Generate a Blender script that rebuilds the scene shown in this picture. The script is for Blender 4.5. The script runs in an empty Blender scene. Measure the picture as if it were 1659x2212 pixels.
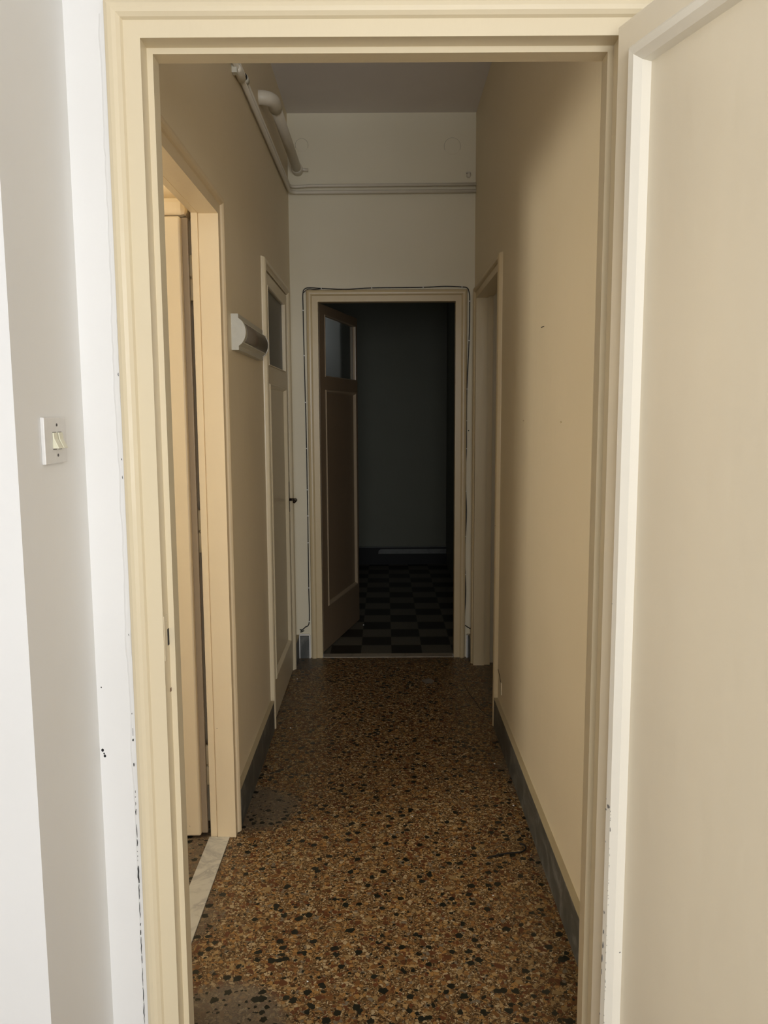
import bpy, bmesh, math, random
from mathutils import Vector, Matrix
random.seed(7)
S = bpy.context.scene
COL = S.collection

# ------------------------------------------------------------------ camera
EYE = 1.5
PITCH = math.radians(6.97); ROLL = math.radians(0.3)
F = Vector((0, math.cos(PITCH), -math.sin(PITCH)))
U0 = Vector((0, math.sin(PITCH), math.cos(PITCH))); R0 = Vector((1, 0, 0))
Rv = math.cos(ROLL) * R0 - math.sin(ROLL) * U0
Uv = math.cos(ROLL) * U0 + math.sin(ROLL) * R0
cd = bpy.data.cameras.new('camera'); cam = bpy.data.objects.new('camera', cd); COL.objects.link(cam)
cd.sensor_fit = 'VERTICAL'; cd.sensor_height = 36.0; cd.lens = 1735.0 / 2212.0 * 36.0
cd.clip_start = 0.02
m = Matrix.Identity(4)
for i in range(3):
    m[i][0] = Rv[i]; m[i][1] = Uv[i]; m[i][2] = -F[i]
m[2][3] = EYE
cam.matrix_world = m
S.camera = cam

# ------------------------------------------------------------------ view, world, lights
S.view_settings.view_transform = 'Standard'
S.view_settings.look = 'None'
S.view_settings.gamma = 1.0
S.view_settings.use_curve_mapping = False
S.view_settings.exposure = 0.0
w = bpy.data.worlds.new('World'); S.world = w; w.use_nodes = True
w.node_tree.nodes['Background'].inputs[0].default_value = (0.62, 0.75, 1.0, 1)
w.node_tree.nodes['Background'].inputs[1].default_value = 1.5


def area(name, loc, direction, sx, sy, power, color):
    l = bpy.data.lights.new(name, 'AREA'); l.shape = 'RECTANGLE'; l.size = sx; l.size_y = sy
    l.energy = power; l.color = color
    o = bpy.data.objects.new(name, l); COL.objects.link(o); o.location = loc
    o.rotation_euler = Vector(direction).to_track_quat('-Z', 'Z').to_euler()
    return o


# daylight through the window behind the camera, the window of the side room; plus an added fill lamp for the far room partition
area('window_daylight', (0.45, -2.47, 1.70), (-0.05, 1, 0.03), 1.8, 1.5, 93, (0.975, 0.985, 1.0))
area('side_room_daylight', (-2.45, 1.80, 1.75), (1, 0.35, 0.0), 0.35, 1.6, 56, (1.0, 0.93, 0.80))
area('right_room_daylight', (2.1, 4.1, 1.7), (-1, 0.02, 0.0), 0.9, 1.5, 1.6, (1.0, 0.96, 0.88))
area('far_room_fill', (-0.9, 6.6, 2.2), (0.0, 1, -0.05), 0.25, 0.25, 0.65, (0.92, 0.97, 1.0))


# ------------------------------------------------------------------ materials
def mat(name):
    mt = bpy.data.materials.new(name); mt.use_nodes = True
    nt = mt.node_tree; b = nt.nodes['Principled BSDF']
    return mt, nt, b


def N(nt, kind, **kw):
    n = nt.nodes.new(kind)
    for k, v in kw.items():
        if k in n.inputs: n.inputs[k].default_value = v
        else: setattr(n, k, v)
    return n


def pos(nt):
    return N(nt, 'ShaderNodeNewGeometry').outputs['Position']


def noise(nt, vec, scale, detail=3.0, rough=0.55):
    n = N(nt, 'ShaderNodeTexNoise'); n.inputs['Scale'].default_value = scale
    n.inputs['Detail'].default_value = detail; n.inputs['Roughness'].default_value = rough
    nt.links.new(vec, n.inputs['Vector']); return n


def ramp(nt, fac, stops, interp='LINEAR'):
    r = N(nt, 'ShaderNodeValToRGB'); r.color_ramp.interpolation = interp
    el = r.color_ramp.elements
    while len(el) > 1: el.remove(el[-1])
    el[0].position = stops[0][0]; el[0].color = (*stops[0][1], 1) if len(stops[0][1]) == 3 else stops[0][1]
    for p, c in stops[1:]:
        e = el.new(p); e.color = (*c, 1)
    nt.links.new(fac, r.inputs['Fac']); return r


def mix(nt, fac, a, b, mode='MIX'):
    n = N(nt, 'ShaderNodeMix', data_type='RGBA', blend_type=mode)
    for s, v in ((0, fac), (6, a), (7, b)):
        if hasattr(v, 'links') or isinstance(v, bpy.types.NodeSocket): nt.links.new(v, n.inputs[s])
        elif s == 0: n.inputs[0].default_value = v
        else: n.inputs[s].default_value = (*v, 1)
    return n.outputs[2]


def mth(nt, op, a, b=None, c=None):
    n = N(nt, 'ShaderNodeMath', operation=op)
    for i, v in enumerate((a, b, c)):
        if v is None: continue
        if isinstance(v, bpy.types.NodeSocket): nt.links.new(v, n.inputs[i])
        else: n.inputs[i].default_value = v
    return n.outputs[0]


def bump(nt, b, height, strength, dist):
    n = N(nt, 'ShaderNodeBump'); n.inputs['Strength'].default_value = strength; n.inputs['Distance'].default_value = dist
    nt.links.new(height, n.inputs['Height']); nt.links.new(n.outputs[0], b.inputs['Normal'])


def paint(name, col, col2, rough, bumps=0.12, wear=0.0, wearcol=(0.16, 0.13, 0.10), wscale=18, lowwear=False):
    """painted surface: faint tone change, brush bump, optional chips"""
    mt, nt, b = mat(name); p = pos(nt)
    n1 = noise(nt, p, 2.3, 4)
    base = mix(nt, ramp(nt, n1.outputs[0], [(0.35, (0, 0, 0)), (0.65, (1, 1, 1))]).outputs[0], col, col2)
    if wear > 0:
        n2 = noise(nt, p, wscale, 5, 0.62)
        if lowwear:
            sz = N(nt, 'ShaderNodeSeparateXYZ'); nt.links.new(p, sz.inputs[0])
            n2out = mth(nt, 'MULTIPLY_ADD', sz.outputs[2], -0.085, mth(nt, 'ADD', n2.outputs[0], 0.075))
        else: n2out = n2.outputs[0]
        k = ramp(nt, n2out, [(1 - wear, (0, 0, 0)), (1 - wear + 0.012, (1, 1, 1))])
        base = mix(nt, k.outputs[0], base, wearcol)
    nt.links.new(base, b.inputs['Base Color'])
    b.inputs['Roughness'].default_value = rough
    mp = N(nt, 'ShaderNodeMapping'); mp.inputs['Scale'].default_value = (1, 1, 0.35); nt.links.new(p, mp.inputs[0])
    n3 = noise(nt, mp.outputs[0], 22, 3)
    bump(nt, b, n3.outputs[0], bumps, 0.01)
    return mt


M = {}
M['white_plaster'] = paint('white_plaster', (0.83, 0.82, 0.79), (0.80, 0.79, 0.76), 0.5, 0.08)
M['hall_plaster'] = paint('hall_plaster', (0.81, 0.70, 0.50), (0.79, 0.68, 0.48), 0.55, 0.14)
M['far_plaster'] = paint('far_plaster', (0.81, 0.75, 0.58), (0.79, 0.73, 0.56), 0.6, 0.10)
M['ceiling_plaster'] = paint('ceiling_plaster', (0.78, 0.74, 0.71), (0.75, 0.71, 0.68), 0.7, 0.12)
M['cream_enamel'] = paint('cream_enamel', (0.75, 0.645, 0.44), (0.73, 0.625, 0.43), 0.32, 0.12, 0.255)
M['leaf_enamel'] = paint('leaf_enamel', (0.84, 0.75, 0.575), (0.82, 0.73, 0.56), 0.36, 0.10)
M['tan_enamel'] = paint('tan_enamel', (0.66, 0.535, 0.32), (0.64, 0.515, 0.31), 0.34, 0.12, 0.26)
M['yellow_enamel'] = paint('yellow_enamel', (0.80, 0.65, 0.42), (0.77, 0.62, 0.40), 0.4, 0.12, 0.28, (0.28, 0.20, 0.12))
M['shaded_enamel'] = paint('shaded_enamel', (0.27, 0.19, 0.115), (0.25, 0.175, 0.105), 0.4, 0.1)  # far door leaf: its shade is put into the colour, cream darkened to brown
M['dull_moulding'] = paint('dull_moulding', (0.40, 0.31, 0.20), (0.38, 0.29, 0.19), 0.4, 0.1)
M['pipe_paint'] = paint('pipe_paint', (0.72, 0.67, 0.56), (0.70, 0.65, 0.54), 0.42, 0.1)
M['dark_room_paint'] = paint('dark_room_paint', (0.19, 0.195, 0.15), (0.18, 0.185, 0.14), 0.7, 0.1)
M['edge_moulding'] = paint('edge_moulding', (0.86, 0.81, 0.69), (0.84, 0.79, 0.67), 0.3, 0.06, 0.30, (0.23, 0.22, 0.21), 34, True)


def plain(name, col, rough=0.5, metallic=0.0):
    mt, nt, b = mat(name); p = pos(nt)
    n1 = noise(nt, p, 60, 2)
    c2 = tuple(x * 0.86 for x in col)
    nt.links.new(mix(nt, n1.outputs[0], col, c2), b.inputs['Base Color'])
    b.inputs['Roughness'].default_value = rough; b.inputs['Metallic'].default_value = metallic
    return mt


M['black_plastic'] = plain('black_plastic', (0.012, 0.011, 0.010), 0.45)
M['white_plastic'] = plain('white_plastic', (0.80, 0.79, 0.74), 0.35)
M['lamp_white'] = plain('lamp_white', (0.72, 0.70, 0.60), 0.4)
M['plate_plastic'] = plain('plate_plastic', (0.77, 0.75, 0.71), 0.35)
M['rocker_plastic'] = plain('rocker_plastic', (0.78, 0.75, 0.56), 0.3)
M['dark_metal'] = plain('dark_metal', (0.05, 0.035, 0.025), 0.35, 0.7)
M['screw_metal'] = plain('screw_metal', (0.10, 0.09, 0.08), 0.4, 0.8)
M['rust'] = plain('rust', (0.20, 0.11, 0.06), 0.8)
M['crack_dark'] = plain('crack_dark', (0.02, 0.02, 0.02), 0.9)
M['paper'] = plain('paper', (0.21, 0.18, 0.14), 0.8)
M['lamp_lens'] = plain('lamp_lens', (0.16, 0.13, 0.095), 0.35)


def glass_mat(name, col, rough, trans):
    mt, nt, b = mat(name)
    n1 = noise(nt, pos(nt), 45, 2)
    b.inputs['Base Color'].default_value = (*col, 1); b.inputs['Roughness'].default_value = rough
    b.inputs['Transmission Weight'].default_value = trans; b.inputs['IOR'].default_value = 1.45
    if rough > 0.1: bump(nt, b, n1.outputs[0], 0.25, 0.004)
    return mt


M['frosted_glass'] = glass_mat('frosted_glass', (0.20, 0.19, 0.155), 0.42, 0.25)
M['clear_glass'] = glass_mat('clear_glass', (0.93, 0.96, 0.94), 0.03, 0.97)


def stone(name, c1, c2, vein, scale, rough=0.3, vmin=0.50, vmax=0.62):
    mt, nt, b = mat(name); p = pos(nt)
    a = noise(nt, p, scale, 8, 0.65); a.inputs['Distortion'].default_value = 1.2
    v = ramp(nt, a.outputs[0], [(0.3, c1), (vmin, c2), (vmax, vein), (vmax + 0.05, c1)])
    nt.links.new(v.outputs[0], b.inputs['Base Color']); b.inputs['Roughness'].default_value = rough
    return mt


M['ledge_paint'] = paint('ledge_paint', (0.46, 0.39, 0.25), (0.40, 0.33, 0.21), 0.6, 0.1)
M['grey_marble'] = stone('grey_marble', (0.058, 0.062, 0.055), (0.09, 0.092, 0.082), (0.19, 0.185, 0.165), 9, 0.42, 0.5, 0.66)
M['white_marble'] = stone('white_marble', (0.62, 0.59, 0.50), (0.58, 0.55, 0.46), (0.40, 0.38, 0.33), 11, 0.3)
M['tan_stone'] = stone('tan_stone', (0.36, 0.31, 0.24), (0.40, 0.35, 0.27), (0.30, 0.26, 0.2), 12, 0.5)
M['pale_strip'] = stone('pale_strip', (0.17, 0.18, 0.165), (0.15, 0.16, 0.145), (0.12, 0.12, 0.12), 8, 0.5)


def terrazzo():
    mt, nt, b = mat('terrazzo'); p0 = pos(nt)
    dn = noise(nt, p0, 70, 3)
    dv = N(nt, 'ShaderNodeVectorMath', operation='SCALE'); nt.links.new(dn.outputs['Color'], dv.inputs[0]); dv.inputs['Scale'].default_value = 0.018
    av = N(nt, 'ShaderNodeVectorMath', operation='ADD'); nt.links.new(p0, av.inputs[0]); nt.links.new(dv.outputs[0], av.inputs[1])
    fl = N(nt, 'ShaderNodeVectorMath', operation='MULTIPLY'); nt.links.new(av.outputs[0], fl.inputs[0]); fl.inputs[1].default_value = (1, 1, 0)
    p = fl.outputs[0]

    def vor(scale, feature='F1'):
        v = N(nt, 'ShaderNodeTexVoronoi', voronoi_dimensions='3D', feature=feature); v.inputs['Scale'].default_value = scale
        nt.links.new(p, v.inputs['Vector']); return v

    def sep(c):
        s = N(nt, 'ShaderNodeSeparateColor'); nt.links.new(c, s.inputs[0]); return s.outputs
    # fine aggregate
    fine = vor(330); fs = sep(fine.outputs['Color'])
    matrix = ramp(nt, fs[0], [(0.0, (0.07, 0.036, 0.014)), (0.30, (0.20, 0.105, 0.038)), (0.6, (0.30, 0.18, 0.075)), (0.84, (0.48, 0.36, 0.19)), (0.96, (0.75, 0.65, 0.45))], 'CONSTANT')
    # middle chips
    mid = vor(95); ms = sep(mid.outputs['Color']); med = vor(95, 'DISTANCE_TO_EDGE')
    mcol = ramp(nt, ms[0], [(0.0, (0.18, 0.060, 0.022)), (0.20, (0.34, 0.17, 0.055)), (0.38, (0.46, 0.25, 0.08)), (0.55, (0.52, 0.34, 0.15)), (0.74, (0.60, 0.46, 0.27)), (0.90, (0.24, 0.20, 0.15))], 'CONSTANT')
    mmask = mth(nt, 'MULTIPLY', mth(nt, 'GREATER_THAN', med.outputs['Distance'], 0.06), mth(nt, 'GREATER_THAN', ms[1], 0.55))
    c = mix(nt, mmask, matrix.outputs[0], mcol.outputs[0])
    # larger brown patches
    lar = vor(52); ls = sep(lar.outputs['Color']); led = vor(52, 'DISTANCE_TO_EDGE')
    lcol = ramp(nt, ls[0], [(0.0, (0.15, 0.055, 0.020)), (0.4, (0.24, 0.11, 0.036)), (0.75, (0.40, 0.27, 0.12))], 'CONSTANT')
    lmask = mth(nt, 'MULTIPLY', mth(nt, 'GREATER_THAN', led.outputs['Distance'], 0.13), mth(nt, 'GREATER_THAN', ls[1], 0.80))
    c = mix(nt, lmask, c, lcol.outputs[0])
    # black-green stones
    blk = vor(40); bs = sep(blk.outputs['Color'])
    rad = mth(nt, 'MULTIPLY_ADD', bs[2], 0.30, 0.16)
    bmask = mth(nt, 'MULTIPLY', mth(nt, 'LESS_THAN', blk.outputs['Distance'], rad), mth(nt, 'GREATER_THAN', bs[1], 0.48))
    b2 = vor(78); b2s = sep(b2.outputs['Color'])
    m2 = mth(nt, 'MULTIPLY', mth(nt, 'LESS_THAN', b2.outputs['Distance'], 0.33), mth(nt, 'GREATER_THAN', b2s[1], 0.88))
    bmask = mth(nt, 'MAXIMUM', bmask, m2)
    c = mix(nt, bmask, c, ramp(nt, bs[0], [(0, (0.012, 0.014, 0.009)), (1, (0.022, 0.024, 0.017))]).outputs[0])
    # grey cement repairs beside the walls
    g = noise(nt, p0, 1.7, 5, 0.6)
    sx = N(nt, 'ShaderNodeSeparateXYZ'); nt.links.new(p0, sx.inputs[0])
    edge = mth(nt, 'SUBTRACT', mth(nt, 'ABSOLUTE', sx.outputs[0]), 0.44)
    gm = ramp(nt, mth(nt, 'MULTIPLY_ADD', edge, 2.2, g.outputs[0]), [(0.66, (0, 0, 0)), (0.76, (0.6, 0.6, 0.6))])
    gsum = gm.outputs[0]
    for px, py, pr_ in ((-0.50, 2.93, 0.17), (-0.42, 1.80, 0.16), (-0.52, 4.74, 0.14)):
        dd = N(nt, 'ShaderNodeVectorMath', operation='DISTANCE'); nt.links.new(p0, dd.inputs[0]); dd.inputs[1].default_value = (px, py, 0)
        kk = ramp(nt, mth(nt, 'MULTIPLY_ADD', g.outputs[0], 0.22, mth(nt, 'SUBTRACT', dd.outputs['Value'], pr_)), [(0.08, (0.75, 0.75, 0.75)), (0.13, (0, 0, 0))])
        gsum = mth(nt, 'MAXIMUM', gsum, kk.outputs[0])
    gm2 = mth(nt, 'MULTIPLY', gsum, mth(nt, 'SUBTRACT', 1.0, bmask))
    c = mix(nt, gm2, c, (0.20, 0.165, 0.125))
    c = mix(nt, 1.0, c, (0.66, 0.65, 0.61), 'MULTIPLY')
    nt.links.new(c, b.inputs['Base Color'])
    nt.links.new(ramp(nt, bmask, [(0, (0.46, 0.46, 0.46)), (1, (0.3, 0.3, 0.3))]).outputs[0], b.inputs['Roughness'])
    b.inputs['Specular IOR Level'].default_value = 0.35
    return mt


M['terrazzo'] = terrazzo()


def checker():
    mt, nt, b = mat('checker_tiles'); p0 = pos(nt)
    a = N(nt, 'ShaderNodeVectorMath', operation='ADD'); nt.links.new(p0, a.inputs[0]); a.inputs[1].default_value = (0.155 + 1.93, -4.906, 0.5)
    ch = N(nt, 'ShaderNodeTexChecker'); ch.inputs['Scale'].default_value = 1 / 0.1935
    fl = N(nt, 'ShaderNodeVectorMath', operation='MULTIPLY'); nt.links.new(a.outputs[0], fl.inputs[0]); fl.inputs[1].default_value = (1, 0.987, 0)
    nt.links.new(fl.outputs[0], ch.inputs['Vector'])
    ch.inputs['Color1'].default_value = (1, 1, 1, 1); ch.inputs['Color2'].default_value = (0, 0, 0, 1)
    sp = noise(nt, p0, 190, 2)
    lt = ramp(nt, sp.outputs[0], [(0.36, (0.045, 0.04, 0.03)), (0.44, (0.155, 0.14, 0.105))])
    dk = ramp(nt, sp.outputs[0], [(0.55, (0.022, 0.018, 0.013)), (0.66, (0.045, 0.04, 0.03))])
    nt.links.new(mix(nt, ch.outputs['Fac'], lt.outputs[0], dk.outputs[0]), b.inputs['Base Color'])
    b.inputs['Roughness'].default_value = 0.5
    return mt


M['checker'] = checker()


# ------------------------------------------------------------------ mesh helpers
def link(name, bm, material, parent=None, smooth=False, bevel=0.0, mw=None):
    bmesh.ops.remove_doubles(bm, verts=bm.verts, dist=1e-6)
    bmesh.ops.recalc_face_normals(bm, faces=bm.faces)
    me = bpy.data.meshes.new(name); bm.to_mesh(me); bm.free()
    me.materials.append(material)
    if smooth:
        for f in me.polygons: f.use_smooth = True
    o = bpy.data.objects.new(name, me); COL.objects.link(o)
    if mw is not None: me.transform(mw)
    if parent: o.parent = parent
    if bevel > 0:
        md = o.modifiers.new('bevel', 'BEVEL'); md.width = bevel; md.segments = 2; md.limit_method = 'ANGLE'
    return o


def tag(o, label, cat=None, group=None, kind=None):
    if label: o['label'] = label
    if cat: o['category'] = cat
    if group: o['group'] = group
    if kind: o['kind'] = kind
    return o


def empty(name, loc=(0, 0, 0)):
    o = bpy.data.objects.new(name, None); COL.objects.link(o); o.empty_display_size = 0.1
    return o


def box(bm, x0, x1, y0, y1, z0, z1):
    v = [bm.verts.new((x, y, z)) for x in (x0, x1) for y in (y0, y1) for z in (z0, z1)]
    for q in ((0, 1, 3, 2), (4, 6, 7, 5), (0, 4, 5, 1), (2, 3, 7, 6), (0, 2, 6, 4), (1, 5, 7, 3)):
        bm.faces.new([v[i] for i in q])
    return bm


def B(*a): return box(bmesh.new(), *a)


def slab(a0, a1, z0, z1, holes, fn, d0, d1):
    """plate in the (a, z) plane with rectangular holes, thick from d0 to d1; fn(a, d, z) -> world"""
    bm = bmesh.new()
    A = sorted({a0, a1, *[h[0] for h in holes], *[h[1] for h in holes]}); A = [a for a in A if a0 <= a <= a1]
    Z = sorted({z0, z1, *[h[2] for h in holes], *[h[3] for h in holes]}); Z = [z for z in Z if z0 <= z <= z1]
    cache = {}

    def vt(i, j, d):
        k = (i, j, d)
        if k not in cache: cache[k] = bm.verts.new(fn(A[i], d, Z[j]))
        return cache[k]

    def solid(i, j):
        if i < 0 or j < 0 or i >= len(A) - 1 or j >= len(Z) - 1: return False
        ca = (A[i] + A[i + 1]) / 2; cz = (Z[j] + Z[j + 1]) / 2
        return not any(h[0] < ca < h[1] and h[2] < cz < h[3] for h in holes)
    for i in range(len(A) - 1):
        for j in range(len(Z) - 1):
            if not solid(i, j): continue
            for d in (d0, d1): bm.faces.new([vt(i, j, d), vt(i + 1, j, d), vt(i + 1, j + 1, d), vt(i, j + 1, d)])
            if not solid(i - 1, j): bm.faces.new([vt(i, j, d0), vt(i, j + 1, d0), vt(i, j + 1, d1), vt(i, j, d1)])
            if not solid(i + 1, j): bm.faces.new([vt(i + 1, j, d0), vt(i + 1, j + 1, d0), vt(i + 1, j + 1, d1), vt(i + 1, j, d1)])
            if not solid(i, j - 1): bm.faces.new([vt(i, j, d0), vt(i + 1, j, d0), vt(i + 1, j, d1), vt(i, j, d1)])
            if not solid(i, j + 1): bm.faces.new([vt(i, j + 1, d0), vt(i + 1, j + 1, d0), vt(i + 1, j + 1, d1), vt(i, j + 1, d1)])
    return bm


def portal(profile, a0, a1, top, fn, z0=0.0):
    """closed (u, d) profile mitred round an opening: two legs and a head"""
    bm = bmesh.new(); rings = []
    n = len(profile)
    for k in range(4):
        r = []
        for u, d in profile:
            a = a0 - u if k < 2 else a1 + u
            z = top + u if k in (1, 2) else z0
            r.append(bm.verts.new(fn(a, d, z)))
        rings.append(r)
    for k in range(3):
        for i in range(n):
            j = (i + 1) % n
            bm.faces.new([rings[k][i], rings[k][j], rings[k + 1][j], rings[k + 1][i]])
    bm.faces.new(rings[0]); bm.faces.new(rings[3])
    return bm


def loop(profile, a0, a1, z0, z1, fn):
    """closed (u inward, d) profile mitred round a rectangle"""
    bm = bmesh.new(); rings = []
    for sa, sz in ((0, 0), (0, 1), (1, 1), (1, 0)):
        rings.append([bm.verts.new(fn(a1 - u if sa else a0 + u, d, z1 - u if sz else z0 + u)) for u, d in profile])
    n = len(profile)
    for k in range(4):
        r, s = rings[k], rings[(k + 1) % 4]
        for i in range(n):
            j = (i + 1) % n
            bm.faces.new([r[i], r[j], s[j], s[i]])
    return bm


def tube(bm, pts, r, seg=12, cap=True, ends=None):
    pts = [Vector(p) for p in pts]; rings = []
    up = None
    for i, p in enumerate(pts):
        t = (pts[min(i + 1, len(pts) - 1)] - pts[max(i - 1, 0)]).normalized()
        if up is None:
            up = t.orthogonal().normalized()
        else:
            up = (up - t * up.dot(t)).normalized()
        s = t.cross(up)
        rr = r[i] if isinstance(r, (list, tuple)) else r
        rings.append([bm.verts.new(p + rr * (math.cos(q) * up + math.sin(q) * s)) for q in [2 * math.pi * k / seg for k in range(seg)]])
    for a, b in zip(rings, rings[1:]):
        for k in range(seg): bm.faces.new([a[k], a[(k + 1) % seg], b[(k + 1) % seg], b[k]])
    if cap: bm.faces.new(rings[0]); bm.faces.new(rings[-1])
    return bm


def smooth_path(pts, n=8):
    P = [Vector(p) for p in pts]; out = []
    for i in range(len(P) - 1):
        p0 = P[max(i - 1, 0)]; p1 = P[i]; p2 = P[i + 1]; p3 = P[min(i + 2, len(P) - 1)]
        for k in range(n):
            t = k / n
            out.append(0.5 * ((2 * p1) + (p2 - p0) * t + (2 * p0 - 5 * p1 + 4 * p2 - p3) * t * t + (3 * p1 - p0 - 3 * p2 + p3) * t ** 3))
    out.append(P[-1]); return out


# coordinate maps: a = along the wall, d = depth into the wall (negative = proud of it)
NEAR_Y, XL, XR, FAR_Y, CEIL, WT = 1.535, -0.545, 0.54, 4.84, 3.21, 0.09
fn_near = lambda a, d, z: (a, NEAR_Y + d, z)
fn_far = lambda a, d, z: (a, FAR_Y + d, z)
fn_left = lambda a, d, z: (XL - d, a, z)
fn_right = lambda a, d, z: (XR + d, a, z)
TN = 0.07

# ------------------------------------------------------------------ the setting
D1 = (-0.42, 0.415, 2.157)      # clear openings: from, to, top
D2 = (1.87, 2.71, 2.150)
D3 = (3.752, 4.585, 2.150)
D4 = (3.785, 4.670, 2.150)
D5 = (-0.383, 0.428, 2.155)


def hole(d, m=0.055): return (d[0] - m, d[1] + m, -1, d[2] + m)


def st(o, label, cat): return tag(o, label, cat, kind='structure')


st(link('floor', B(-2.6, 2.2, -2.5, FAR_Y, -0.05, 0), M['terrazzo']), 'brown terrazzo hallway floor with dark green stones', 'floor')
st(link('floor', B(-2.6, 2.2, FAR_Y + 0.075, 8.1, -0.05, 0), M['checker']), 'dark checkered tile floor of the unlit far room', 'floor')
st(link('ceiling', B(-2.6, 2.2, -2.5, 8.1, CEIL, CEIL + 0.06), M['ceiling_plaster']), 'greyish plaster ceiling of the hallway', 'ceiling')
st(link('wall_near', slab(-0.57, 2.2, 0, CEIL, [hole(D1), (-0.50, 0.50, 2.34, 3.14)], fn_near, 0, TN), M['white_plaster']), 'white wall around the nearest cream door frame', 'wall')
st(link('wall_near_left', B(-2.6, -0.57, 1.25, 1.605, 0, CEIL), M['white_plaster']), 'projecting white wall at the left edge, carrying the light switch on its side', 'wall')
st(link('wall_left', slab(1.605, FAR_Y, 0, CEIL, [hole(D2), hole(D3)], fn_left, 0, WT), M['hall_plaster']), 'cream left wall of the hallway with two doorways', 'wall')
st(link('wall_right', slab(1.605, FAR_Y, 0, CEIL, [hole(D4)], fn_right, 0, WT), M['hall_plaster']), 'long cream right wall of the hallway', 'wall')
st(link('wall_far', slab(-2.6, 2.2, 0, CEIL, [hole(D5)], fn_far, 0, 0.075), M['far_plaster']), 'end wall of the hallway around the dark doorway', 'wall')
fan = empty('added_fanlight'); st(fan, 'unseen open fanlight added above the nearest doorway to light the upper hallway', 'window')  # added out of view so daylight reaches upper walls and ceiling
link('window_frame', loop([(-0.01, -0.01), (0.03, -0.01), (0.03, 0.08), (-0.01, 0.08)], -0.50, 0.50, 2.34, 3.14, fn_near), M['cream_enamel'], fan)
# room behind the camera
st(link('wall_back', slab(-2.6, 2.2, 0, CEIL, [(-0.45, 1.35, 0.95, 2.45)], lambda a, d, z: (a, -2.5 - d, z), 0, 0.1), M['white_plaster']), 'white wall behind the viewer with the window', 'wall')
st(link('wall_room_left', B(-2.7, -2.6, -2.5, 1.25, 0, CEIL), M['white_plaster']), 'white left wall of the front room', 'wall')
st(link('wall_room_right', B(1.6, 1.7, -2.5, NEAR_Y, 0, CEIL), M['white_plaster']), 'white right wall of the front room', 'wall')
# side room on the left, seen through the first doorway
st(link('wall_side_room_end', B(-2.6, XL - WT, 2.83, 2.9, 0, CEIL), M['yellow_enamel']), 'warm cream wall of the side room behind the open door', 'wall')
st(link('wall_side_room_left', B(-2.7, -2.6, 1.605, 2.83, 0, CEIL), M['hall_plaster']), 'left wall of the side room', 'wall')
# far room
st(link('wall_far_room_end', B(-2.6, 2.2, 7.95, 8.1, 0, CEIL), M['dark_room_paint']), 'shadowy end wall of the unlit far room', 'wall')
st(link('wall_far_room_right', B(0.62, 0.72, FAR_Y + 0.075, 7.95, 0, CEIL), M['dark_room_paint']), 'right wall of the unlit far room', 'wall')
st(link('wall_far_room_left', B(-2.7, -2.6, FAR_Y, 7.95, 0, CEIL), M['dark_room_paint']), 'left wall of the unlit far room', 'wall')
st(link('wall_far_room_added', B(-2.6, -0.37, 7.0, 7.12, 0, 2.36), M['white_plaster']), 'added low pale partition giving the light patch in the far door glass', 'wall')  # added to put a light patch behind the far door's pane
# room to the right of the hallway
st(link('wall_right_room_end', B(XR + WT, 2.2, 4.72, 4.80, 0, CEIL), M['hall_plaster']), 'end wall of the room on the right', 'wall')
st(link('wall_right_room_far', B(2.2, 2.3, NEAR_Y, FAR_Y, 0, CEIL), M['hall_plaster']), 'outer wall of the room on the right', 'wall')

# window behind the viewer
win = empty('window_1'); st(win, 'window behind the viewer that lights the front room', 'window')
bm = loop([(0, 0), (0.05, 0), (0.05, 0.06), (0, 0.06)], -0.45, 1.35, 0.95, 2.45, lambda a, d, z: (a, -2.6 + d, z))
link('window_frame', bm, M['leaf_enamel'], win)
bm = B(0.42, 0.48, -2.6, -2.55, 1.0, 2.4); link('mullion', bm, M['leaf_enamel'], win)

# skirtings: grey marble face, cream painted top
SK = 0.143


def skirting(name, label, fn, runs, t=0.018, top=True):
    bm = bmesh.new()
    for a0, a1 in runs:
        vs = slab(a0, a1, 0, SK, [], fn, -t, 0.001)
        me = bpy.data.meshes.new('t'); vs.to_mesh(me); vs.free(); bm.from_mesh(me); bpy.data.meshes.remove(me)
    o = st(link(name, bm, M['grey_marble']), label, 'baseboard')
    bm = bmesh.new()
    for a0, a1 in runs:
        vs = slab(a0, a1, SK, SK + 0.004, [], fn, -t - 0.0008, 0.001)
        me = bpy.data.meshes.new('t'); vs.to_mesh(me); vs.free(); bm.from_mesh(me); bpy.data.meshes.remove(me)
    if top: tag(link('painted_top_edge', bm, M['ledge_paint'], o), 'cream painted top edge')
    return o


skirting('baseboard_left', 'dark grey marble skirting along the left hallway wall', fn_left, [(1.61, 1.795), (2.785, 3.68), (4.66, FAR_Y)])
skirting('baseboard_right', 'dark grey marble skirting along the right hallway wall', fn_right, [(1.61, 3.71), (4.745, FAR_Y)])
o = skirting('baseboard_far', 'short grey marble skirting pieces beside the far doorway', fn_far, [(XL + 0.02, -0.463), (0.508, XR - 0.02)], 0.014)
bm = bmesh.new()
box(bm, XL + 0.016, XL + 0.0225, FAR_Y - 0.0155, FAR_Y, 0, SK + 0.006); box(bm, -0.466, -0.458, FAR_Y - 0.017, FAR_Y, 0.0, SK + 0.004)
box(bm, 0.503, 0.512, FAR_Y - 0.017, FAR_Y, 0.0, SK); box(bm, XL + 0.02, -0.463, FAR_Y - 0.0158, FAR_Y, SK + 0.002, SK + 0.010)
tag(link('plaster_joint', bm, M['white_plaster'], o), 'rough white plaster joints')
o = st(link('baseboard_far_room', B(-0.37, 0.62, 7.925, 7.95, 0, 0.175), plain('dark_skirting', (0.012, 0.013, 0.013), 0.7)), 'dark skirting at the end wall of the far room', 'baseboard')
bm = bmesh.new()
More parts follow.
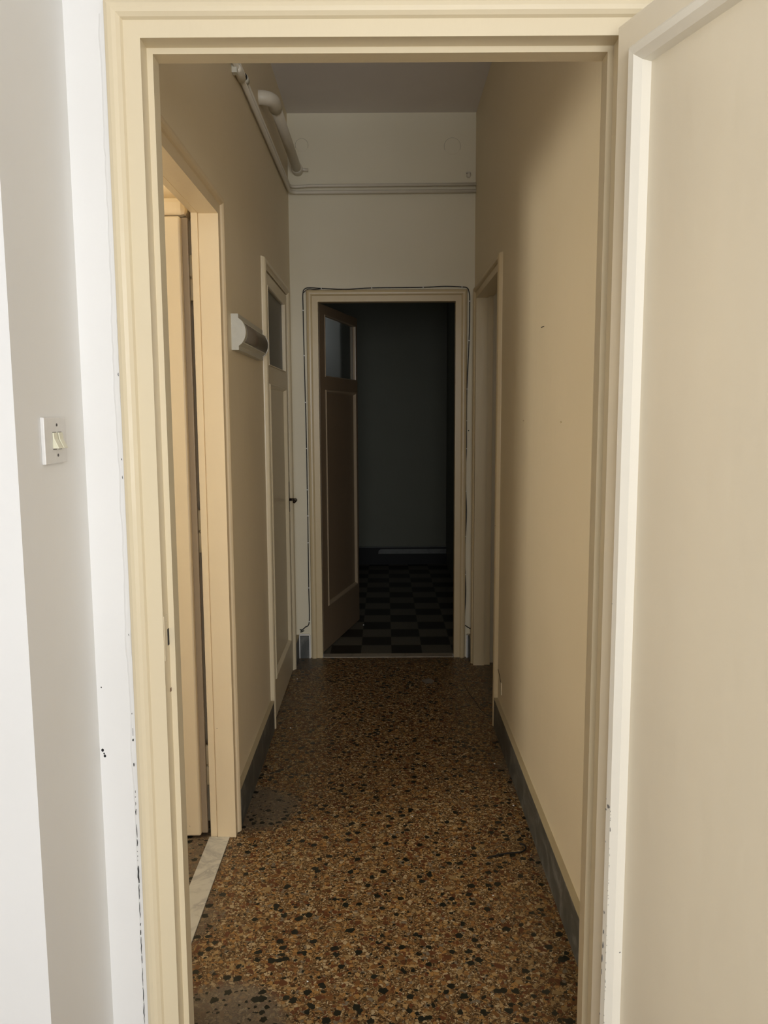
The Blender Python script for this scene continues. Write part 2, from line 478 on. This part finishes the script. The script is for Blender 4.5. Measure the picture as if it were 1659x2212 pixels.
pr = [(0.03, 0.105), (0.60, 0.105), (0.60, 0.155), (0.05, 0.155)]
pr = [(-0.06, 0.112), (0.62, 0.112), (0.62, 0.158), (-0.035, 0.158), (-0.055, 0.142)]
f0 = [bm.verts.new((x, 7.915, z)) for x, z in pr]; f1 = [bm.verts.new((x, 7.93, z)) for x, z in pr]
bm.faces.new(f0); bm.faces.new(f1)
for i in range(len(pr)): bm.faces.new([f0[i], f0[(i + 1) % len(pr)], f1[(i + 1) % len(pr)], f1[i]])
tag(link('pale_strip', bm, M['pale_strip'], o), 'pale grey strip on the dark skirting')
link('top_ledge', B(-0.37, 0.62, 7.918, 7.95, 0.175, 0.182), M['pale_strip'], o)

# thresholds
tag(link('threshold_slab', B(XL - WT + 0.005, XL - 0.012, D2[0], D2[1], -0.02, 0.003), M['white_marble'], bevel=0.001), 'pale veined marble threshold in the first left doorway', 'threshold', kind='structure').name = 'trim_1'
tag(link('trim_2', B(D5[0] + 0.003, D5[1] - 0.003, FAR_Y - 0.005, FAR_Y + 0.07, -0.02, 0.004), M['tan_stone'], bevel=0.001), 'tan stone threshold under the far doorway', 'threshold', kind='structure')
tag(link('trim_3', B(-2.0, XL - WT - 0.01, 2.735, 2.83, 2.148, 2.21), M['yellow_enamel'], bevel=0.018), 'rounded cream rail above the open side-room door', 'trim', kind='structure')

# ------------------------------------------------------------------ door frames
ARC = [(0.000, -0.004), (0.003, -0.010), (0.009, -0.0145), (0.016, -0.0155), (0.023, -0.014), (0.029, -0.010), (0.033, -0.004), (0.035, 0.002)]


def casing_arc(u0, w, base=-0.010):
    k = w / 0.035
    return [(u0 + u * k, base + 0.004 + d if i < len(ARC) - 2 else (base * (len(ARC) - 1 - i) / 2 if i < len(ARC) - 1 else 0.004)) for i, (u, d) in enumerate(ARC)]


def prof_rebate_front(T, flat=0.030, cw=0.037):
    u = 0.011 + flat
    return [(0, T), (0, 0.030), (0.011, 0.030), (0.011, -0.010), (u, -0.010)] + casing_arc(u, cw) + [(0.053, 0.004), (0.053, T)]


def prof_plain(T, cw=0.037, stop=0.055):
    return [(0.012, T), (0.012, stop), (0, stop), (0, -0.010), (0.034, -0.010)] + casing_arc(0.034, cw) + [(0.053, 0.004), (0.053, T)]


def door(n, label): return st(empty('door_%d' % n), label, 'door')


door1 = door(1, 'nearest cream doorway with its panelled door swung open at the right')
door2 = door(2, 'first left doorway with its cream door opened into a bright side room')
door3 = door(3, 'closed left door with a frosted glass pane near the hallway end')
door4 = door(4, 'open doorway near the end of the right hallway wall')
door5 = door(5, 'far doorway with a half-glazed door opened into the dark room')
M['worn_enamel'] = paint('worn_enamel', (0.76, 0.66, 0.46), (0.74, 0.64, 0.45), 0.3, 0.14, 0.285, (0.20, 0.17, 0.10), 24)
fr = link('door_frame', portal(prof_rebate_front(TN), *D1, fn_near), M['cream_enamel'], door1)
link('door_frame', portal([(0.003, 0.080), (0.003, 0.0585), (0.0065, 0.0575), (0.0065, 0.0555), (0, 0.0545)] + prof_plain(0.080)[3:-1] + [(0.053, 0.080)], *D2, fn_left), M['yellow_enamel'], door2)
link('door_frame', portal(prof_rebate_front(WT, 0.008), D3[0], D3[1], D3[2], fn_left), M['cream_enamel'], door3)
link('door_frame', portal(prof_plain(WT), *D4, fn_right), M['tan_enamel'], door4)
link('door_frame', portal(prof_plain(0.075), *D5, fn_far), M['tan_enamel'], door5)
# lock keep on the left jamb of the nearest doorway
tag(link('strike_plate', B(-0.4315, -0.4300, 1.529, 1.549, 1.02, 1.11), M['worn_enamel'], fr, bevel=0.0006), 'painted-over lock keep')
tag(link('lock_slot', B(-0.4318, -0.4300, 1.553, 1.5615, 1.045, 1.078), M['crack_dark'], fr), 'dark lock slot')
tag(link('lock_slot', B(-0.4318, -0.4300, 1.557, 1.5635, 0.948, 0.955), M['rust'], fr), 'small chip')


# ------------------------------------------------------------------ door leaves
def leaf(parent, origin, direction, normal, W, H, T, glass, panel, material, mould_mat, pane_mat=None, z0=0.008, mould_d=0.006, mw=0.022, bol=False):
    """leaf face starts at origin; a runs along direction, d goes behind the face"""
    ox, oy = origin; dx, dy = direction; nx, ny = normal
    fn = lambda a, d, z: (ox + a * dx - d * nx, oy + a * dy - d * ny, z)
    holes = []
    if glass: holes.append(glass)
    holes.append(panel)
    o = link('leaf', slab(0, W, z0, H, holes, fn, 0, T), material, parent, bevel=0.002)
    p = panel
    link('panel', slab(p[0] - 0.004, p[1] + 0.004, p[2] - 0.004, p[3] + 0.004, [], fn, 0.012, T - 0.012), material, o)
    if bol:
        pf = [(-0.004, 0.0), (-0.003, -mould_d), (0.004, -mould_d * 1.7), (mw * 0.55, -mould_d * 1.6), (mw * 0.9, -mould_d * 0.4), (mw, 0.0125)]
    else:
        pf = [(0, -0.002), (0.004, -mould_d), (mw * 0.5, -mould_d * 0.8), (mw, 0.0125), (0, 0.0125)]
    link('panel_moulding', loop(pf, *p, fn), mould_mat, o)
    if glass:
        g = glass
        link('glass_pane', slab(g[0] - 0.003, g[1] + 0.003, g[2] - 0.003, g[3] + 0.003, [], fn, T * 0.5 - 0.002, T * 0.5 + 0.002), pane_mat, o)
        pf = [(0, -0.003), (0.005, -0.003), (0.007, 0.004), (0.007, T * 0.5 - 0.003), (0, T * 0.5 - 0.003)]
        link('glazing_bead', loop(pf, *g, fn), mould_mat, o)
    return o, fn


sn, cs = math.sin(math.radians(17.6)), math.cos(math.radians(17.6))
L1, f1 = leaf(door1, (0.411, 1.485), (sn, -cs), (-cs, -sn), 0.83, 2.163, 0.042, None, (0.052, 0.775, 0.12, 2.107), M['leaf_enamel'], M['edge_moulding'], mould_d=0.009, mw=0.030, bol=True)
L3, f3 = leaf(door3, (XL + 0.006, D3[0] - 0.006), (0, 1), (1, 0), 0.845, 2.155, 0.036, (0.098, 0.745, 1.73, 2.10), (0.098, 0.745, 0.20, 1.645), M['cream_enamel'], M['cream_enamel'], M['frosted_glass'])
dl = math.hypot(0.202, 0.811); ex, ey = 0.202 / dl, 0.811 / dl
L5, f5 = leaf(door5, (-0.384, 4.93), (ex, ey), (ey, -ex), 0.835, 2.163, 0.038, (0.105, 0.79, 1.73, 2.105), (0.105, 0.785, 0.28, 1.65), M['shaded_enamel'], M['dull_moulding'], M['clear_glass'])
L2 = link('leaf', B(-1.5, -0.658, 2.70, 2.74, 0.010, 2.140), M['yellow_enamel'], door2, bevel=0.006)
link('rebated_edge', B(-0.659, -0.638, 2.722, 2.738, 0.010, 2.140), M['dull_moulding'], L2, bevel=0.003)


def hinge(x, y, z, l, r, parent):
    bm = bmesh.new()
    for a, b_ in ((z - l / 2, z - 0.003), (z + 0.003, z + l / 2)):
        tube(bm, [(x, y, a), (x, y, a + 0.004), (x, y, b_ - 0.004), (x, y, b_)], [r * 0.7, r, r, r * 0.7], 12)
    tube(bm, [(x, y, z - 0.004), (x, y, z + 0.004)], r * 0.5, 8)
    return link('hinge', bm, M['tan_enamel' if parent is L2 else 'cream_enamel'], parent, smooth=True)


for z in (1.952, 1.10, 0.255): hinge(-0.6345, 2.748, z, 0.15, 0.008, L2)
for z in (1.95, 1.1, 0.3):
    hinge(0.452, 1.506, z, 0.12, 0.007, L1)

# chipped paint down the edge moulding of the nearest leaf
random.seed(11)


def chip(a, z, r, tall=1.0):
    bm = bmesh.new(); n = random.randint(6, 9); aa = a - 0.052
    dd = (-0.0153 if aa < 0.0165 else -0.0144 + (aa - 0.0165) * 1.03) - 0.0008
    top = [bm.verts.new(f1(a + r * math.cos(t) * random.uniform(0.45, 1.2), dd, z + r * tall * math.sin(t) * random.uniform(0.5, 1.2))) for t in [2 * math.pi * i / n for i in range(n)]]
    bm.faces.new(top)
    return link('paint_chip', bm, M['chip_grey'], L1)


M['chip_grey'] = plain('chip_grey', (0.20, 0.195, 0.19), 0.7)
zz = lambda y: 1.225 - (y - 1200) * 0.000937
for a, y, r, t in ((0.0640, 1684, 0.0042, 1.0), (0.0570, 1694, 0.0022, 1.3), (0.0565, 1672, 0.0012, 1), (0.0610, 1912, 0.0024, 1.6), (0.0605, 1955, 0.0016, 4.0), (0.0600, 1985, 0.0020, 4.5), (0.0585, 2015, 0.0018, 5.0), (0.0575, 2045, 0.0016, 4.5), (0.0565, 2140, 0.0018, 1.6), (0.0610, 2190, 0.0022, 1.4), (0.0695, 1730, 0.0018, 2.4), (0.0570, 1274, 0.0012, 1.4)):
    chip(a, zz(y), r, t)
for i in range(46):
    chip(0.0695 + random.uniform(-0.0006, 0.0006), random.uniform(0.27, 0.78), random.uniform(0.0004, 0.0009), random.uniform(1.0, 3.5))

# handle of the closed left door
bm = bmesh.new()
box(bm, XL + 0.006, XL + 0.009, 4.515, 4.545, 0.95, 1.12)
hp = link('handle_plate', bm, M['dark_metal'], L3)
bm = bmesh.new(); tube(bm, [(XL + 0.008, 4.53, 1.02), (XL + 0.045, 4.53, 1.02)], 0.007, 10)
tube(bm, smooth_path([(XL + 0.042, 4.535, 1.02), (XL + 0.050, 4.49, 1.021), (XL + 0.047, 4.43, 1.018)], 5), 0.0085, 10)
link('lever_handle', bm, M['dark_metal'], L3, smooth=True)

# ------------------------------------------------------------------ light switch
sw = empty('light_switch'); tag(sw, 'white double rocker light switch on the projecting wall at left', 'light switch')
X0 = -0.57
plate = link('plate', B(X0, X0 + 0.007, 1.340, 1.432, 1.418, 1.497), M['plate_plastic'], sw, bevel=0.0015)
for y0 in (1.371, 1.3935):
    bm = bmesh.new()
    pr = [(X0 + 0.007, 1.444), (X0 + 0.018, 1.444), (X0 + 0.0105, 1.460), (X0 + 0.009, 1.471), (X0 + 0.007, 1.471)]
    a = [bm.verts.new((x, y0, z)) for x, z in pr]; b_ = [bm.verts.new((x, y0 + 0.0165, z)) for x, z in pr]
    bm.faces.new(a); bm.faces.new(b_)
    for i in range(5): bm.faces.new([a[i], a[(i + 1) % 5], b_[(i + 1) % 5], b_[i]])
    link('rocker', bm, M['rocker_plastic'], sw, bevel=0.0008)
    for z in (1.4425, 1.4715):
        link('rocker_slot', B(X0 + 0.0069, X0 + 0.0074, y0 + 0.001, y0 + 0.0155, z - 0.0006, z + 0.0006), M['screw_metal'], sw)
for z in (1.432, 1.484):
    bm = bmesh.new(); tube(bm, [(X0 + 0.0065, 1.391, z), (X0 + 0.0078, 1.391, z)], 0.0026, 10)
    link('screw', bm, M['screw_metal'], sw)

# ------------------------------------------------------------------ wall lamp (tube light with half-round cover)
lamp = empty('wall_lamp'); tag(lamp, 'white half-round wall lamp with dark lens on the left wall', 'lamp')
ya, yb, zc = 2.94, 3.53, 1.795


def lamp_prof(r_out, hb, base=0.026):
    pts = [(XL, zc - 0.064), (XL + base, zc - 0.064), (XL + base, zc - hb)]
    n = 14
    for i in range(n + 1):
        t = -1 + 2 * i / n
        pts.append((XL + base + (r_out - base) * (1 - t * t) ** 0.75, zc + hb * t))
    pts += [(XL + base, zc + hb), (XL + base, zc + 0.064), (XL, zc + 0.064)]
    out = []
    for p in pts:
        if not out or (abs(p[0] - out[-1][0]) + abs(p[1] - out[-1][1])) > 1e-6: out.append(p)
    return out


def prism_y(pts, y0, y1):
    bm = bmesh.new(); a = [bm.verts.new((x, y0, z)) for x, z in pts]; b_ = [bm.verts.new((x, y1, z)) for x, z in pts]
    bm.faces.new(a); bm.faces.new(b_); n = len(pts)
    for i in range(n): bm.faces.new([a[i], a[(i + 1) % n], b_[(i + 1) % n], b_[i]])
    return bm


link('end_cap', prism_y(lamp_prof(0.052, 0.049), ya, ya + 0.012), M['lamp_white'], lamp)
link('end_cap', prism_y(lamp_prof(0.052, 0.049), yb - 0.012, yb), M['white_plastic'], lamp)
M['lamp_grey'] = plain('lamp_grey', (0.60, 0.57, 0.47), 0.45)
link('housing', prism_y(lamp_prof(0.0505, 0.047), ya + 0.012, yb - 0.012), M['lamp_grey'], lamp)
# the lens: a shallow shell over the middle of the curve
bm = bmesh.new(); ringa = []; ringb = []
n = 12
for i in range(n + 1):
    t = -0.72 + 1.44 * i / n
    x = XL + 0.026 + (0.0525 - 0.026) * (1 - t * t) ** 0.75; z = zc + 0.047 * t
    ringa.append(bm.verts.new((x, ya + 0.045, z))); ringb.append(bm.verts.new((x, yb - 0.035, z)))
for i in range(n): bm.faces.new([ringa[i], ringa[i + 1], ringb[i + 1], ringb[i]])
ln = link('lens', bm, M['lamp_lens'], lamp, smooth=True)
md = ln.modifiers.new('solid', 'SOLIDIFY'); md.thickness = 0.002
bm = bmesh.new()
for sgn in (-0.78, 0.78):
    x = XL + 0.026 + (0.0520 - 0.026) * (1 - sgn * sgn) ** 0.75
    box(bm, x - 0.003, x + 0.0015, ya + 0.014, yb - 0.014, zc + 0.047 * sgn - 0.0015, zc + 0.047 * sgn + 0.0015)
link('trim_rail', bm, M['lamp_white'], lamp)

# ------------------------------------------------------------------ pipes
ZP = 2.757; PX = -0.531; QX = -0.5335
p1 = empty('water_pipe'); tag(p1, 'lower painted water pipe along the left wall turning across the end wall', 'pipe', None)
bm = bmesh.new()
tube(bm, [(PX, 2.0, ZP), (PX, 4.76, ZP + 0.010)] + [(PX + 0.045 * (1 - math.cos(a)), 4.76 + 0.053 * math.sin(a), ZP + 0.010) for a in (0.4, 0.8, 1.2, 1.5)] + [(-0.40, 4.812, ZP + 0.010), (XR, 4.812, ZP + 0.014)], 0.0105, 14)
link('pipe_run', bm, M['pipe_paint'], p1, smooth=True)
bm = bmesh.new(); tube(bm, [(PX + 0.003, 3.11, ZP), (PX + 0.003, 3.116, ZP), (PX + 0.003, 3.204, ZP), (PX + 0.003, 3.21, ZP)], [0.012, 0.0165, 0.0165, 0.012], 16)
link('coupling', bm, M['pipe_paint'], p1, smooth=True)
link('wall_clamp', B(XL, PX + 0.006, 3.085, 3.115, ZP - 0.024, ZP + 0.012), M['lamp_white'], p1, bevel=0.002)
p2 = empty('water_pipe'); tag(p2, 'upper thinner water pipe above the other on the left and end walls', 'pipe')
ZQ = ZP + 0.038
bm = bmesh.new()
tube(bm, [(QX, 2.0, ZQ), (QX, 4.775, ZQ + 0.004)] + [(QX + 0.04 * (1 - math.cos(a)), 4.775 + 0.040 * math.sin(a), ZQ + 0.004) for a in (0.4, 0.8, 1.2, 1.5)] + [(-0.42, 4.814, ZQ + 0.009), (XR, 4.814, ZQ + 0.013)], 0.0088, 14)
link('pipe_run', bm, M['pipe_paint'], p2, smooth=True)
bm = bmesh.new(); tube(bm, [(QX + 0.002, 3.29, ZQ), (QX + 0.002, 3.33, ZQ)], 0.0145, 16)
link('coupling', bm, M['lamp_white'], p2, smooth=True)
bm = bmesh.new(); tube(bm, [(QX + 0.002, 3.278, ZQ), (QX + 0.002, 3.29, ZQ)], 0.0120, 16)
link('rubber_seal', bm, M['black_plastic'], p2, smooth=True)

# wide drain pipe with its elbow
dr = empty('drain_pipe'); tag(dr, 'wide painted drain pipe with an elbow at the top of the left wall', 'pipe')
DX, DZ, DR = -0.488, 2.895, 0.026
bm = bmesh.new(); tube(bm, [(DX, 3.85, DZ), (DX, 4.80, DZ)], DR, 24); link('pipe_run', bm, M['pipe_paint'], dr, smooth=True)
bm = bmesh.new()
tube(bm, [(XL - 0.01, 3.76, DZ), (XL + 0.006, 3.76, DZ)] + [(XL + 0.006 + 0.051 * math.sin(a), 3.76 + 0.055 * (1 - math.cos(a)), DZ) for a in (0.3, 0.6, 0.9, 1.2, 1.5)] + [(DX, 3.835, DZ), (DX, 3.885, DZ)], DR + 0.005, 24)
link('elbow', bm, M['pipe_paint'], dr, smooth=True)
bm = bmesh.new(); tube(bm, [(DX, 4.775, DZ), (DX, 4.782, DZ), (DX, FAR_Y, DZ)], [DR, DR + 0.006, DR + 0.006], 24)
tube(bm, [(DX + 0.02, 4.815, DZ), (DX + 0.062, 4.825, DZ - 0.002)], 0.009, 10)
link('wall_collar', bm, M['pipe_paint'], dr, smooth=True)


# round blanking covers in the end wall plaster
def ring(x, z, r, label):
    o = empty('cover_plate'); tag(o, label, 'cover plate', 'round covers high on the end wall')
    bm = bmesh.new(); tube(bm, [(x, FAR_Y + 0.001, z), (x, FAR_Y - 0.0022, z)], r, 40)
    link('disc', bm, M['far_plaster'], o)
    bm = bmesh.new(); pts = [(x + (r + 0.001) * math.cos(a), FAR_Y - 0.0003, z + (r + 0.001) * math.sin(a)) for a in [math.radians(d) for d in range(-25, 215, 8)]]
    tube(bm, pts, 0.0007, 6); link('rim_gap', bm, plain('gap_shadow', (0.33, 0.28, 0.20), 0.9), o)


ring(-0.462, 3.035, 0.036, 'small round painted cover beside the drain pipe end')
ring(0.404, 3.025, 0.046, 'larger round painted cover at the right of the end wall')

hk = empty('cable_clamp'); tag(hk, 'small painted screw clamp at the right end of the end wall', 'clamp')
link('base', B(0.486, 0.510, FAR_Y - 0.008, FAR_Y, 2.872, 2.884), M['pipe_paint'], hk, bevel=0.001)
bm = bmesh.new(); tube(bm, [(0.498, FAR_Y, 2.862), (0.498, FAR_Y - 0.018, 2.862), (0.498, FAR_Y - 0.020, 2.857)], [0.013, 0.013, 0.008], 14)
link('knob', bm, M['pipe_paint'], hk, smooth=True)
bm = bmesh.new(); tube(bm, [(0.485, FAR_Y - 0.0095, 2.874), (0.511, FAR_Y - 0.0095, 2.874)], 0.0016, 8)
link('band', bm, M['screw_metal'], hk)

# ------------------------------------------------------------------ cable round the far door
cb = empty('wall_cable'); tag(cb, 'thin dark cable clipped around the far door frame', 'cable')
CY = FAR_Y - 0.006
left = [(-0.509, .178), (-0.49, .195), (-0.464, .232), (-0.464, .443), (-0.463, .723), (-0.462, .888), (-0.463, 1.047), (-0.463, 1.296), (-0.465, 1.57), (-0.468, 1.844), (-0.4695, 2.106), (-0.469, 2.205), (-0.455, 2.231), (-0.425, 2.236), (-0.361, 2.232), (-0.22, 2.226), (-0.065, 2.233), (0.236, 2.235), (0.36, 2.240), (0.464, 2.236), (0.493, 2.231), (0.505, 2.21), (0.510, 2.154), (0.508, 1.927), (0.497, 1.644), (0.496, 1.456), (0.497, 1.29), (0.492, 1.16), (0.495, 1.033), (0.500, 0.90), (0.495, .757), (0.492, .64), (0.495, .522), (0.499, .40), (0.492, .215), (0.50, .20), (0.525, .183), (0.538, .179)]
bm = bmesh.new(); tube(bm, smooth_path([(x, CY, z) for x, z in left], 6), 0.0030, 8); link('cord', bm, M['black_plastic'], cb, smooth=True)
bm = bmesh.new(); tube(bm, smooth_path([(-0.468, CY - 0.001, 2.205), (-0.44, CY - 0.001, 2.227), (-0.40, CY - 0.001, 2.226), (-0.361, CY - 0.001, 2.229)], 6), 0.0022, 8)
link('second_cord', bm, M['black_plastic'], cb, smooth=True)
bm = bmesh.new()
tube(bm, smooth_path([(-0.509, CY, .178), (-0.522, CY - 0.004, .181), (-0.505, CY - 0.006, .170), (-0.52, CY - 0.006, .166), (-0.497, CY - 0.006, .175)], 4), 0.003, 7)
link('cord_knot', bm, M['black_plastic'], cb, smooth=True)
clip0 = None
for i, (x, z, v) in enumerate([(-0.464, .232, 1), (-0.464, .443, 1), (-0.463, .723, 1), (-0.462, .888, 1), (-0.463, 1.047, 1), (-0.463, 1.296, 1), (-0.465, 1.57, 1), (-0.468, 1.844, 1), (-0.4695, 2.106, 1), (-0.361, 2.232, 0), (-0.065, 2.234, 0), (0.236, 2.235, 0), (0.464, 2.236, 0), (0.510, 2.154, 1), (0.508, 1.927, 1), (0.497, 1.644, 1), (0.496, 1.456, 1), (0.496, 1.29, 1), (0.495, 1.033, 1), (0.495, .757, 1), (0.495, .522, 1), (0.493, .215, 1)]):
    if clip0 is None:
        bm = bmesh.new(); box(bm, -0.0055, 0.0055, -0.0045, 0.006, -0.0025, 0.0025)
        clip0 = link('cable_clip', bm, M['white_plastic'], cb); c = clip0
    else:
        c = clip0.copy(); COL.objects.link(c)
    c.location = (x, CY, z); c.rotation_euler = (0, 0 if v else math.pi / 2, 0)

# ------------------------------------------------------------------ small things
oc = empty('outlet_cover'); tag(oc, 'small cream outlet cover low on the right wall beside the doorway', 'outlet cover')
link('plate', B(XR - 0.004, XR, 3.585, 3.655, 0.205, 0.262), M['hall_plaster'], oc, bevel=0.001)
bm = bmesh.new(); tube(bm, smooth_path([(XR - 0.002, 3.70, 0.292), (XR - 0.004, 3.64, 0.285), (XR - 0.004, 3.60, 0.262)], 6), 0.0014, 6); link('wire_end', bm, M['black_plastic'], oc)
tag(link('nail', B(XR - 0.003, XR, 2.745, 2.787, 1.7875, 1.7895), M['screw_metal']), 'thin dark staple mark high on the right wall', 'nail')
for x, y, z, lb, nm in ((XR - 0.002, 3.116, 1.47, 'further grey smudge of old filler on the right wall', 'filler_spot'), (XR - 0.002, 2.458, 1.472, 'nearer grey smudge of old filler on the right wall', 'filler_spot')):
    bm = bmesh.new(); bmesh.ops.create_icosphere(bm, subdivisions=2, radius=1, matrix=Matrix.Translation((x + 0.0012, y, z)) @ Matrix.Diagonal((0.0016, 0.011, 0.0028, 1)))
    tag(link(nm, bm, M['tan_enamel'], smooth=True), lb, 'filler spot')
bm = bmesh.new(); bmesh.ops.create_icosphere(bm, subdivisions=2, radius=0.0035, matrix=Matrix.Translation((0.510, FAR_Y - 0.001, 1.397)))
tag(link('nail', bm, M['black_plastic'], smooth=True), 'black nail head right of the far doorway', 'nail')

bm = bmesh.new(); tube(bm, smooth_path([(0.345, 2.560, 0.004), (0.40, 2.583, 0.005), (0.463, 2.596, 0.004), (0.484, 2.615, 0.006), (0.482, 2.638, 0.006), (0.470, 2.650, 0.004)], 6), 0.0028, 8)
tag(link('wire_scrap', bm, M['black_plastic'], smooth=True), 'bent black wire scrap lying on the terrazzo at right', 'wire')
bm = bmesh.new()
vs = [bm.verts.new(v) for v in ((0.205, 4.40, 0.001), (0.245, 4.425, 0.004), (0.278, 4.40, 0.002), (0.262, 4.345, 0.001), (0.225, 4.35, 0.003))]
bm.faces.new(vs)
pp = link('paper_scrap', bm, M['paper']); md = pp.modifiers.new('solid', 'SOLIDIFY'); md.thickness = 0.0008
tag(pp, 'dull flat paper scrap on the floor before the far doorway', 'paper')
# crack in the floor by the right doorway
bm = bmesh.new(); tube(bm, smooth_path([(0.44, 4.32, 0.0003), (0.452, 4.20, 0.0003), (0.474, 4.05, 0.0003), (0.486, 3.95, 0.0003), (0.512, 3.86, 0.0003)], 5), 0.0013, 5)
fl = bpy.data.objects['floor']; tag(link('floor_crack', bm, M['crack_dark'], fl), 'dark hairline crack')
for x, y, r, where in ((-0.455, 3.71, 0.004, 'near the closed left door'), (-0.50, 4.43, 0.004, 'at the end of the closed left door'), (0.47, 3.30, 0.004, 'by the right skirting, furthest along it'),
                       (0.492, 2.93, 0.004, 'close against the middle of the right skirting'), (0.10, 2.85, 0.003, 'in the middle of the floor'), (0.335, 2.35, 0.003, 'on the near floor before the wire scrap'), (-0.21, 1.97, 0.003, 'nearest the viewer at left'), (-0.15, 5.60, 0.005, 'on the dark tiles by the far door')):
    bm = bmesh.new(); bmesh.ops.create_icosphere(bm, subdivisions=1, radius=r, matrix=Matrix.Translation((x, y, r * 0.6)) @ Matrix.Diagonal((1, 0.8, 0.6, 1)))
    tag(link('plaster_crumb', bm, M['white_plaster']), 'tiny white plaster crumb ' + where, 'crumb', 'plaster crumbs scattered on the floor')

# plaster edge and cracks against the nearest door frame
wn = bpy.data.objects['wall_near']
random.seed(3)
bm = bmesh.new(); prev = None; z = 0.0
e = -0.4965
col_l = []
while z < 2.235:
    e += random.uniform(-0.0022, 0.0022); e = min(max(e, -0.4995), -0.4930)
    col_l.append((e, z)); z += random.uniform(0.010, 0.035)
rows = []
for x, z in col_l:
    rows.append([bm.verts.new((x - 0.014, NEAR_Y + 0.0005, z)), bm.verts.new((x - 0.010, NEAR_Y - 0.002, z)), bm.verts.new((x - 0.001, NEAR_Y - 0.0035, z)), bm.verts.new((x + 0.0008, NEAR_Y - 0.001, z)), bm.verts.new((x + 0.001, NEAR_Y + 0.002, z))])
for a, b_ in zip(rows, rows[1:]):
    for k in range(4): bm.faces.new([a[k], a[k + 1], b_[k + 1], b_[k]])
tag(link('plaster_edge', bm, M['white_plaster'], wn), 'ragged white plaster edge')
bm = bmesh.new()


def crack(z0, z1, x, wd):
    n = max(2, int((z1 - z0) / 0.006)); vs = []
    for i in range(n + 1):
        z = z0 + (z1 - z0) * i / n; xx = x + random.uniform(-0.0006, 0.0006); h = wd * (0.35 + 0.65 * math.sin(math.pi * (i + 0.3) / (n + 0.6))) * random.uniform(0.6, 1.2)
        vs.append((bm.verts.new((xx - h, NEAR_Y - 0.0042, z)), bm.verts.new((xx + h, NEAR_Y - 0.0042, z))))
    for a, b_ in zip(vs, vs[1:]): bm.faces.new([a[0], a[1], b_[1], b_[0]])


for y0, y1, wd in ((1868, 1905, 1.7), (1908, 1940, .8), (1946, 1980, .8), (1992, 1998, 1.3), (2007, 2018, 1.3), (2022, 2060, .9), (2063, 2080, .9), (2090, 2130, .6), (2134, 2165, .7), (2167, 2215, .9), (1709, 1714, .6), (1721, 1724, .6), (1733, 1740, .6), (1748, 1760, 1.0), (1780, 1808, .7), (1812, 1826, 1.0), (1836, 1839, .5), (1846, 1849, .5), (1855, 1858, .5), (1652, 1659, 1.1), (1602, 1607, 1.4), (1580, 1596, .4), (1549, 1552, .6), (1390, 1394, .6), (1083, 1089, .5), (1050, 1054, .6), (891, 897, .8)):
    crack(0.56 - (y1 - 1900) * 0.00101, 0.56 - (y0 - 1900) * 0.00101, -0.5010 - 0.0000045 * (y0 - 1500), wd * 0.001)
bmesh.ops.recalc_face_normals(bm, faces=bm.faces)
tag(link('plaster_crack', bm, M['crack_dark'], wn), 'dark broken crack line')
for x, z, r in ((-0.5645, 0.836, 0.0028), (-0.5605, 0.824, 0.0026), (-0.5618, 0.829, 0.0016), (-0.5610, 0.966, 0.0012)):
    bm = bmesh.new(); bmesh.ops.create_icosphere(bm, subdivisions=2, radius=1, matrix=Matrix.Translation((x, NEAR_Y, z)) @ Matrix.Diagonal((r, 0.001, r * 1.2, 1)))
    link('plaster_pit', bm, M['crack_dark'], wn)
